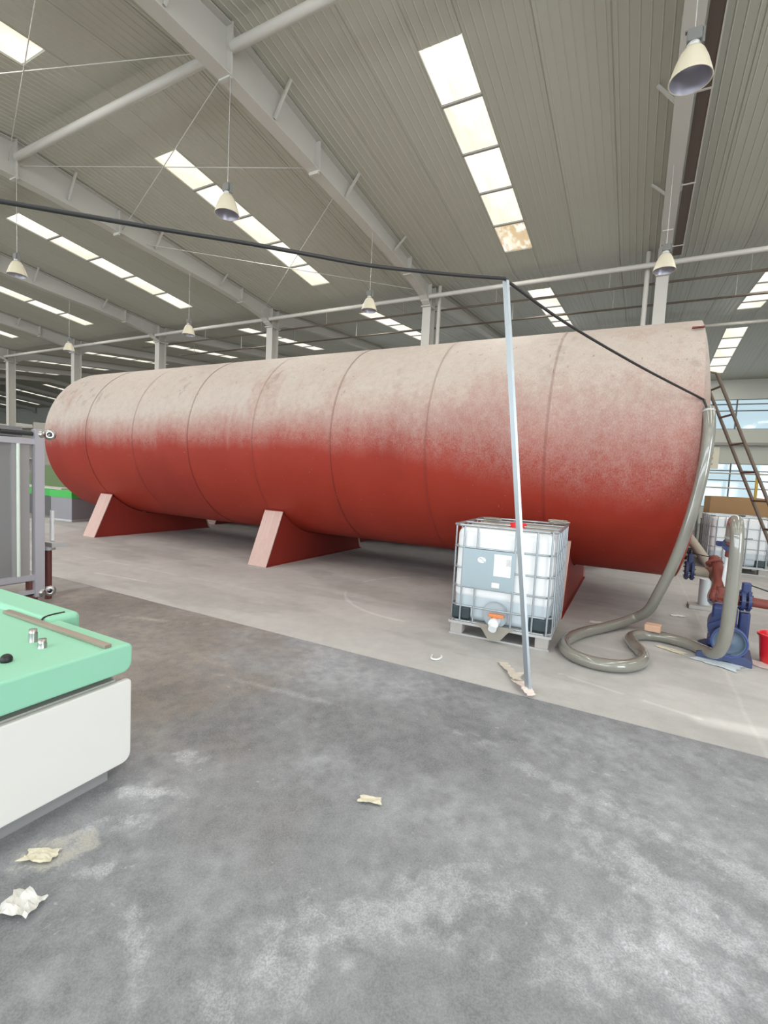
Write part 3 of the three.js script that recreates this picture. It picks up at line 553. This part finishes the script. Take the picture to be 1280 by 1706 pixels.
// ---------------------------------------------------------------- pump and piping
{
  const p = thing('pump', 'blue cast pump with round wheel beside the hose', 'pump', [0.90, 0, 5.56], -0.12);
  part('base', (() => { const s = new THREE.Shape(); s.moveTo(-.22, 0); s.lineTo(-.05, 0); s.quadraticCurveTo(0.0, .035, .06, 0); s.lineTo(.20, 0); s.lineTo(.20, .045); s.lineTo(.14, .075); s.lineTo(-.16, .075); s.lineTo(-.22, .04); const g = new THREE.ExtrudeGeometry(s, { depth: .42, bevelEnabled: true, bevelSize: .006, bevelThickness: .006, bevelSegments: 2 }); g.translate(0, .007, -.20); return g; })(), M.blueDull, p);
  const wh = part('drive_wheel', (() => { const g = lathe([[.0, .03], [.03, .03], [.034, .012], [.09, .004], [.112, .008], [.116, .034], [.138, .036], [.145, .028], [.145, -.03], [.0, -.03]], 48); g.rotateX(Math.PI / 2); return g; })(), M.wheelBlue, p); wh.position.copy(V(0.02, 0.20, -0.19)); wh.material = new THREE.MeshStandardMaterial({ color: M.wheelBlue.color, roughness: .5, side: THREE.DoubleSide });
  part('wheel_rim', (() => { const g = new THREE.TorusGeometry(.138, .009, 8, 48); g.translate(0, 0, .034); return g; })(), mat([0.05, 0.08, 0.26], 0.4), wh);
  part('hub_bolt', (() => { const g = new THREE.CylinderGeometry(.016, .016, .03, 6); g.rotateX(Math.PI / 2); g.translate(0, 0, .035); return g; })(), M.galvDull, wh);
  part('housing', [rbox(.20, .42, .22, .03, -.03, .29, .02, 3), rbox(.26, .10, .26, .03, -.02, .14, .02), rod(V(-.04, .30, -.10), V(-.04, .30, .16), .12, 24)], M.blue, p);
  part('side_casting', [rbox(.09, .36, .12, .02, .13, .27, .10, 2), beam(V(-.14, .30, -.13), V(.02, .40, -.13), .02, .05)], M.blue, p);
  part('motor', [rod(V(-.04, .22, .16), V(-.04, .22, .46), .105, 24), ...[...Array(9)].map((_, i) => { const a = i / 9 * Math.PI * 2; return box(.008, .03, .26, -.04 + .11 * Math.cos(a), .22 + .11 * Math.sin(a), .31); })], M.blueDull, p);
  part('name_plate', box(.03, .045, .003, .02, .43, -.092), M.paper, p);
  part('motor_foot', rbox(.10, .05, .12, .01, -.20, .03, .02), mat([.10, .06, .05], .7), p);
}
function flange(a, t, r, w, n = 8) {                                 // bolted pipe flange at a, axis t
  const g = [rod(a.clone().addScaledVector(t, -w / 2), a.clone().addScaledVector(t, w / 2), r, 28)], q = new THREE.Quaternion().setFromUnitVectors(Y, t);
  for (let i = 0; i < n; i++) { const o = new THREE.Vector3(Math.cos(i / n * 2 * Math.PI) * r * .8, 0, Math.sin(i / n * 2 * Math.PI) * r * .8).applyQuaternion(q).add(a); g.push(rod(o.clone().addScaledVector(t, -w), o.clone().addScaledVector(t, w), .008, 6)); }
  return g;
}
{
  const X = new THREE.Vector3(1, 0, 0);
  const m = thing('pipe_manifold', 'red-brown pipe manifold with blue valves above the pump', 'pipework');
  part('elbow', capTube([V(.79, .52, 5.66), V(.80, .60, 5.67), V(.83, .70, 5.75), V(.82, .82, 5.85), V(.79, .90, 5.95)], .048, 24, 14), M.redPipe, m);
  part('discharge_body', [rod(V(.77, .56, 5.68), V(.99, .565, 5.6), .052, 18), ...flange(V(.80, .56, 5.67), new THREE.Vector3(.94, 0, .34).normalize(), .085, .025), rod(V(.84, .40, 5.66), V(.84, .66, 5.66), .06, 18, .045)], M.redPipe, m);
  part('flange', flange(V(.79, .86, 5.9), new THREE.Vector3(-.3, .8, -.5).normalize(), .075, .025), M.redPipe, m);
  part('valve', [...flange(V(1.00, .565, 5.6), X, .10, .03), ...flange(V(1.05, .565, 5.6), X, .10, .025), rbox(.07, .14, .07, .015, 1.025, .67, 5.6)], M.blue, m).userData.label = 'blue flanged valve';
  part('outlet_pipe', rod(V(1.06, .56, 5.6), V(1.55, .53, 5.65), .045, 18), M.redPipe, m);
  part('pipe_collar', rod(V(1.215, .55, 5.615), V(1.30, .547, 5.622), .05, 18), mat([.62, .55, .38], .5), m);
  part('riser_pipe', rod(V(.865, .62, 5.72), V(.885, .98, 5.72), .030, 16), M.plastic, m).userData.label = 'white riser pipe';
  part('riser_elbow', capTube([V(.885, .96, 5.72), V(.885, 1.05, 5.70), V(.87, 1.09, 5.62), V(.852, 1.12, 5.50)], .04, 18, 12), M.redPipe, m);
  part('hand_valve', [...flange(V(.86, 1.09, 5.56), new THREE.Vector3(-.1, .2, 1).normalize(), .07, .03), rbox(.10, .05, .06, .01, .80, 1.09, 5.6)], M.blue, m);
  part('valve_lever', beam(V(.86, 1.15, 5.55), V(1.03, 1.16, 5.6), .018, .008), M.dark, m);
  part('lever', beam(V(1.04, .72, 5.62), V(1.26, .67, 5.5), .015, .010), M.black, m);
  part('suction_valve', [...flange(V(.83, .50, 5.69), Y, .09, .02), rbox(.05, .10, .05, .01, .90, .75, 5.6)], M.wheelBlue, m);
  const t = thing('drain_valve', 'dark blue flanged valve on a beige stub at the tank end', 'valve');
  part('valve_body', [...flange(V(.66, .60, 7.0), X, .12, .028, 10), ...flange(V(.72, .60, 7.0), X, .12, .028, 10), rbox(.06, .22, .08, .015, .69, .70, 7.0)], mat([.018, .03, .10], .4), t);
  part('hand_lever', [beam(V(.69, .82, 7.0), V(.98, .79, 6.9), .014, .01), rod(V(.69, .78, 7), V(.69, .86, 7), .02, 10)], M.black, t);
  part('stub_pipe', rod(V(.73, .60, 7.0), V(.93, .595, 7.0), .062, 20), M.beige, t);
  const dpipe = thing('drain_pipe', 'beige slanting drain pipe from the tank end down to the elbow', 'pipe');
  part('pipe', capTube([V(.63, 1.05, 7.2), V(.80, .82, 7.08), V(.93, .62, 7.0), V(.97, .52, 6.9), V(.93, .48, 6.6), V(.84, .48, 6.1), V(.80, .50, 5.72)], .055, 40, 16), M.beige, dpipe);
  part('joint', [rod(V(.90, .66, 7.02), V(.98, .54, 6.96), .072, 18), rbox(.12, .14, .12, .03, .97, .62, 6.86)], mat([.20, .09, .06], .6), dpipe);
  const st = thing('pipe_stand', 'short light grey pipe stand on a concrete block behind the pump', 'stand', [0.97, 0, 7.75]);
  part('post', rod(V(0, .0, 0), V(0, .40, 0), .075, 24), mat([.50, .54, .56], .4, .2), st); part('block', rbox(.34, .05, .26, .01, -.02, .025, -.05), mat([.40, .39, .37], .9), st);
}
{
  const b = thing('bucket', 'red plastic bucket on paper at the right edge', 'bucket', [1.30, 0, 5.62]);
  part('shell', (() => { const g = lathe([[0, .005], [.10, .005], [.105, .0], [.112, .01], [.138, .25], [.152, .255], [.152, .275], [.145, .28], [.132, .272], [.108, .015], [0, .012]], 40); return g; })(), M.redBucket, b);
  part('handle', (() => { const g = new THREE.TorusGeometry(.148, .004, 6, 30, Math.PI); g.rotateX(-Math.PI / 2 + .15); g.translate(0, .262, 0); return g; })(), M.galv, b);
}
// ---------------------------------------------------------------- ladder against the tank end
{
  const l = thing('steel_ladder', 'rusty steel ladder leaning on the right end of the tank', 'ladder');
  const a0 = V(2.02, 0.0, 7.0), a1 = V(.77, 3.02, 7.0), s = V(-.09, 0, .31);
  const c = (t) => a0.clone().lerp(a1, t);
  part('stile', rod(c(0), c(1), .019, 10), M.rust, l); part('stile', rod(c(0).add(s), c(1).add(s), .019, 10), M.rust, l);
  for (let i = 0; i < 9; i++) { const t = 0.05 + i * 0.1125; part('rung', rod(c(t), c(t).add(s), .013, 8), M.rust, l); }
  part('hook', rod(c(1), c(1).add(V(-.14, .04, 0)), .012, 8), M.rust, l); part('hook', rod(c(1).add(s), c(1).add(s).add(V(-.09, .04, 0)), .012, 8), M.rust, l);
}
// ---------------------------------------------------------------- background on the right
[[2.08, 13.4, 1.1, 0.55, 'wide brown cardboard carton behind the background totes'], [3.35, 13.6, 1.0, 0.6, 'brown cardboard carton at the far right behind the ladder'], [0.9, 15.3, 0.8, 0.5, 'small brown carton half hidden by the hose']].forEach(([x, d, w, h, l], i) => {
  const pal = thing('pallet', `wooden pallet stack carrying the ${['wide carton', 'right-hand carton', 'small carton'][i]}`, 'pallet', [x, 0, d]);
  for (let q = 0; q < 6; q++) part('deck_board', box(w + .1, .02, .10, 0, 0.96, -.35 + q * .14), M.cardboard, pal);
  part('bearer', [box(.08, .95, .8, -w / 2, .475, 0), box(.08, .95, .8, w / 2, .475, 0)], mat([.30, .22, .14], .85), pal);
  const c = thing('carton', l, 'carton', [x, 0.97, d], 0.05);
  part('box_body', rbox(w, h, .7, .01, 0, h / 2, 0), M.cardboard, c); part('tape', box(.06, .003, .7, 0, h + .001, 0), M.beige, c);
});
{
  const r = thing('guard_rail', 'yellow guard rail posts in front of the far windows', 'railing', [0, 0, 16]);
  for (const x of [1.15, 1.32, 2.9, 4.1]) part('post', rod(V(x, 0, 0), V(x, 2.2, 0), .035, 10), M.yellow, r);
  for (const y of [1.75, 2.15]) part('rail', rod(V(.6, y, 0), V(4.4, y, 0), .02, 8), M.frame, r);
  const s = thing('notice_board', 'small white and orange notice board hung on the far wall girt', 'sign', [3.2, 3.08, 29.17]);
  part('board', box(.9, 1.1, .04, 0, .3, 0), mat([.72, .70, .58], .7), s); for (const y of [.0, .28, .56]) part('stripe', box(.6, .10, .01, -.1, y, -.03), mat([.6, .25, .08], .6), s);
}
// ---------------------------------------------------------------- green machine, front left
const mint = phys([0.30, 0.64, 0.46], 0.6, {}), offWhite = phys([0.78, 0.77, 0.74], 0.45, { clearcoat: 0.2 });
function vpanel(x, d0, d1, y0, y1, r, t, bevel) {                     // upright panel facing +x, rounded corners on the far end
  const s = new THREE.Shape(); s.moveTo(d0, y0); s.lineTo(d1 - r, y0); s.quadraticCurveTo(d1, y0, d1, y0 + r); s.lineTo(d1, y1 - r * .35); s.quadraticCurveTo(d1, y1, d1 - r * .35, y1); s.lineTo(d0, y1); s.closePath();
  const g = new THREE.ExtrudeGeometry(s, { depth: t - 2 * bevel, bevelEnabled: true, bevelSize: bevel, bevelThickness: bevel, bevelSegments: 3, curveSegments: 10 });
  g.translate(0, 0, bevel); g.applyMatrix4(new THREE.Matrix4().set(0, 0, 1, x - t, 0, 1, 0, 0, -1, 0, 0, 0, 0, 0, 0, 1)); return g;
}
{
  const m = thing('cutting_machine', 'mint green and white machine at the front left corner', 'machine');
  part('green_top', [vpanel(-2.165, -1.2, 1.475, .545, .665, .05, 1.5, .012)], mint, m);
  part('raised_deck', [rbox(.90, .16, .20, .035, -3.235, .622, 1.49, 4)], mint, m);
  part('deck_edging', tube([V(-2.80, .667, 1.385), V(-2.80, .685, 1.388), V(-2.815, .70, 1.40), V(-2.83, .704, 1.45), V(-2.83, .704, 1.52)], .005, 20, 6), M.black, m);
  part('recess_band', box(.56, .09, 2.60, -2.53, .51, .13), mat([.22, .215, .21], .5), m);
  part('white_panel', vpanel(-2.165, -1.2, 1.475, .072, .485, .045, .03, .008), offWhite, m);
  part('body', box(1.40, .44, 2.6, -2.90, .28, .12), mat([.45, .44, .42], .6), m);
  part('plinth', box(1.36, .075, 2.52, -2.875, .0375, .12), mat([.27, .27, .275], .55), m);
  for (const [x, d, h, l] of [[-2.545, 1.222, .075, 'taller steel locating pin'], [-2.43, 1.205, .055, 'shorter steel locating pin']]) {
    part('steel_pin', lathe([[0, .664], [.03, .664], [.03, .668], [.019, .670], [.019, .664 + h - .02], [.017, .664 + h - .018], [.017, .664 + h], [0, .664 + h]], 24).translate(x, 0, -d), M.chrome, m).userData.label = l;
  }
  part('knob', [(() => { const g = new THREE.SphereGeometry(.024, 20, 14); g.translate(-2.375, .688, -1.035); return g; })(), rod(V(-2.395, .675, 1.02), V(-2.47, .668, .96), .012, 10)], M.black, m);
  tag(part('flat_bar', rbox(.96, .016, .035, .002, -2.665, .686, 1.372), mat([.38, .31, .26], .4, .5)), 'brownish flat steel bar lying on the mint machine top', 'bar');
}
// ---------------------------------------------------------------- stainless cabinet behind it
{
  const c = thing('steel_cabinet', 'grey stainless cabinet with sight tube at the left edge', 'cabinet');
  const st = mat([.30, .30, .31], .38, .55), lt = mat([.46, .45, .50], .42, .35);
  part('body', box(1.0, 1.52, 1.30, -6.12, 1.02, 1.98), st, c);
  part('top_box', box(1.02, .10, 1.28, -6.12, 1.84, 1.96), mat([.22, .22, .23], .45, .4), c);
  part('top_rail', box(.05, .06, 1.36, -5.60, 1.75, 2.08), lt, c); part('lower_rail', box(.05, .06, 1.36, -5.60, .31, 2.08), lt, c); part('foot_rail', box(.05, .04, 1.36, -5.60, .155, 2.08), lt, c);
  part('corner_post', box(.07, 1.78, .09, -5.585, .99, 2.735), lt, c);
  part('inner_panel', box(.02, 1.38, .16, -5.61, 1.03, 2.58), mat([.36, .35, .35], .4, .4), c);
  part('sight_tube', rod(V(-5.585, .34, 2.55), V(-5.585, 1.72, 2.55), .017, 14), mat([.62, .68, .62], .3), c);
  for (const x of [-5.65, -6.55]) for (const d of [1.4, 2.7]) part('foot', box(.08, .26, .08, x, .13, d), mat([.16, .05, .04], .6), c);
  for (const [y, n] of [[1.83, 0], [.135, 1]]) {
    const f = part('pipe_end', rod(V(-5.6, y, 2.40), V(-5.6, y, 2.74), .022, 12), M.dark, c);
    const g = lathe([[.022, 0], [.030, -.005], [.050, .0], [.058, .012], [.050, .02], [.032, .03], [.034, .09], [.0, .09]], 28); g.rotateX(-Math.PI / 2); g.rotateY(.95 + .25); const e = part('fitting', g, M.chrome, f); e.position.copy(V(-5.55, y + .005, 2.83)); 
    part('ball_joint', (() => { const q = new THREE.SphereGeometry(.055, 20, 14); q.translate(-5.59, y, -2.755); return q; })(), M.chrome, f);
  }
  const rp = thing('pipe_post', 'dark red pipe post with grey flange behind the cabinet', 'post', [-5.78, 0, 2.93]);
  part('tube', rod(V(0, 0, 0), V(0, .56, 0), .035, 16), mat([.13, .035, .03], .5), rp); part('flange', [rod(V(0, .56, 0), V(0, .61, 0), .07, 20), box(.22, .05, .16, .06, .63, .03)], M.galvDull, rp); part('white_tube', rod(V(-.0, .66, 0.04), V(-.0, 1.0, .04), .022, 12), M.plastic, rp);
}
// ---------------------------------------------------------------- green bins and machinery, far left
{
  const grn = mat([.04, .42, .06], .45), dk = mat([.10, .10, .10], .55), olive = mat([.08, .14, .05], .6), gy = mat([.26, .25, .27], .45, .2);
  const a = thing('machine_bin', 'grey machine bin with bright green rim by the left saddle', 'bin', [-12.72, 0, 7.0], 0.12);
  part('bin_body', box(.78, .62, 1.5, -.40, .31, .76), gy, a); part('green_rim', box(.82, .17, 1.54, -.40, .70, .76), grn, a); part('skirt', box(.80, .05, 1.52, -.40, .03, .76), M.galvDull, a);
  const b = thing('machine_bin', 'long dark machine base with green strip behind the cabinet', 'machine', [-16.8, 0, 7.4]);
  part('base_body', box(2.9, .56, 1.6, 1.45, .28, .8), dk, b); part('green_strip', box(2.94, .20, 1.64, 1.45, .66, .8), grn, b); part('ledge', box(2.96, .04, 1.68, 1.45, .78, .8), M.frame, b);
  part('hood', extr([[.3, .80], [1.6, .80], [1.6, 1.45], [.9, 1.38]], 2.85), olive, b);
  const s = thing('orange_stand', 'orange frame panel rising behind the green machine', 'stand', [-15.6, 0, 10.2]);
  part('panel', box(1.4, .6, .05, .8, 1.85, 0), mat([.75, .38, .08], .5), s); part('sheet', box(.9, .4, .02, .7, 1.85, -.04), M.paper, s); part('leg', rod(V(.2, 0, 0), V(.2, 1.6, 0), .04, 10), M.frame, s); part('leg', rod(V(1.4, 0, 0), V(1.4, 1.6, 0), .04, 10), M.frame, s);
  const w = thing('storage_rack', 'pale steel storage rack in the far left distance', 'rack', [-38, 0, 17]);
  for (const y of [.5, 1.6, 2.7, 3.6]) part('shelf', box(8, .12, 1.2, 0, y, 0), M.frame, w); for (const x of [-4, -1.3, 1.3, 4]) part('upright', box(.1, 3.9, 1.2, x, 1.95, 0), M.frame, w);
}
// ---------------------------------------------------------------- litter
function crumple(w, l, h, n = 9) {
  const g = new THREE.PlaneGeometry(w, l, n, n).toNonIndexed(); const P = g.attributes.position, ph = rr(0, 99);
  for (let i = 0; i < P.count; i++) {
    const x = P.getX(i), y = P.getY(i), e = 1 + 0.35 * (noise(x * 30 / w * .2 + ph, y * 30 / l * .2) - .5);
    P.setXYZ(i, x * e, h * (noise(x / w * 5 + ph, y / l * 5 + 2) * .8 + noise(x / w * 11, y / l * 11 + ph) * .35) + .002, y * e);
  }
  g.computeVertexNormals(); return g;
}
function litter(name, label, cat, x, d, w, l, h, turn, m, group) { const o = part(name, crumple(w, l, h), m); o.position.copy(V(x, 0, d)); o.rotation.y = turn; return tag(o, label, cat, group); }
litter('paper_scrap', 'cream torn paper scrap near the white machine panel', 'paper', -1.96, .965, .125, .07, .018, .5, M.paperCream);
litter('plastic_wrapper', 'crumpled white plastic wrapper at the lower left', 'wrapper', -1.775, .815, .125, .09, .04, .3, M.paper);
litter('paper_scrap', 'small pale paper scrap alone on the dark slab', 'paper', -1.01, 1.935, .11, .05, .018, .35, M.paperCream);
tag(part('wire_hook', tube([V(-1.475, .010, 3.88), V(-1.45, .010, 3.80), V(-1.40, .010, 3.80), V(-1.385, .010, 3.87), V(-1.40, .010, 3.91)], .009, 24, 6), M.plastic), 'white curved hook lying left of the tote', 'hook');
litter('paper_scrap', 'white leaflet lying left of the hose loop', 'paper', -.25, 6.0, .17, .09, .008, .2, M.paper);
litter('newspaper', 'pale blue newspaper sheet in front of the pump', 'paper', .80, 5.28, .36, .20, .010, -.45, M.paperBlue);
litter('newspaper', 'pinkish paper sheet under the red bucket', 'paper', 1.16, 5.5, .26, .2, .008, -.3, M.paperPink);
litter('paper_scrap', 'cream paper strip beside the hose end', 'paper', .45, 5.43, .26, .09, .008, -.5, M.paperCream);
litter('paper_scrap', 'small white scrap on the floor behind the hose', 'paper', .62, 7.0, .16, .08, .01, .4, M.paper);
{ const b = part('brick_piece', rbox(.15, .07, .10, .012, 0, .035, 0), mat([.60, .38, .27], .9)); b.position.copy(V(.29, .113, 5.63)); b.rotation.set(.1, -.2, .05); tag(b, 'pinkish broken brick piece lying on the hose', 'brick'); }
{
  const s = thing('rag', 'torn pale cloth strips wrapped at the foot of the post', 'rag', [0, 0, 0]);
  const strip = (pts, w) => { const c = new THREE.CatmullRomCurve3(pts.map((q) => V(...q))), pos = [], N = 26; const P = (i, e) => { const t = i / N, p = c.getPoint(t), g = c.getTangent(t), n = new THREE.Vector3(-g.z, 0, g.x).normalize(), k = w * (.75 + .5 * noise(i * .7, w * 100)); return [p.x + n.x * e * k, Math.max(.003, p.y + .012 * (noise(i * .6 + e * 3, w * 77) - .2)), p.z + n.z * e * k]; };
    for (let i = 0; i < N; i++) for (const [e0, e1] of [[-1, 0], [0, 1]]) { const a = P(i, e0), b = P(i, e1), q = P(i + 1, e0), r = P(i + 1, e1); pos.push(...a, ...b, ...r, ...a, ...r, ...q); }
    const g = new THREE.BufferGeometry(); g.setAttribute('position', new THREE.Float32BufferAttribute(pos, 3)); g.computeVertexNormals(); return g; };
  part('cloth_strip', strip([[-.90, .006, 4.10], [-.84, .02, 3.98], [-.76, .03, 3.85], [-.69, .03, 3.72]], .040), M.cloth, s);
  part('cloth_strip', strip([[-.66, .008, 4.02], [-.67, .03, 3.90], [-.72, .035, 3.80], [-.70, .04, 3.70]], .024), M.cloth, s);
  part('cloth_strip', strip([[-.72, .02, 3.76], [-.66, .04, 3.66], [-.60, .05, 3.58], [-.545, .02, 3.53]], .040), M.paperPink, s);
}
scene.traverse((o) => { if (o.isMesh) { o.castShadow = true; o.receiveShadow = true; } });
renderer.render(scene, camera);
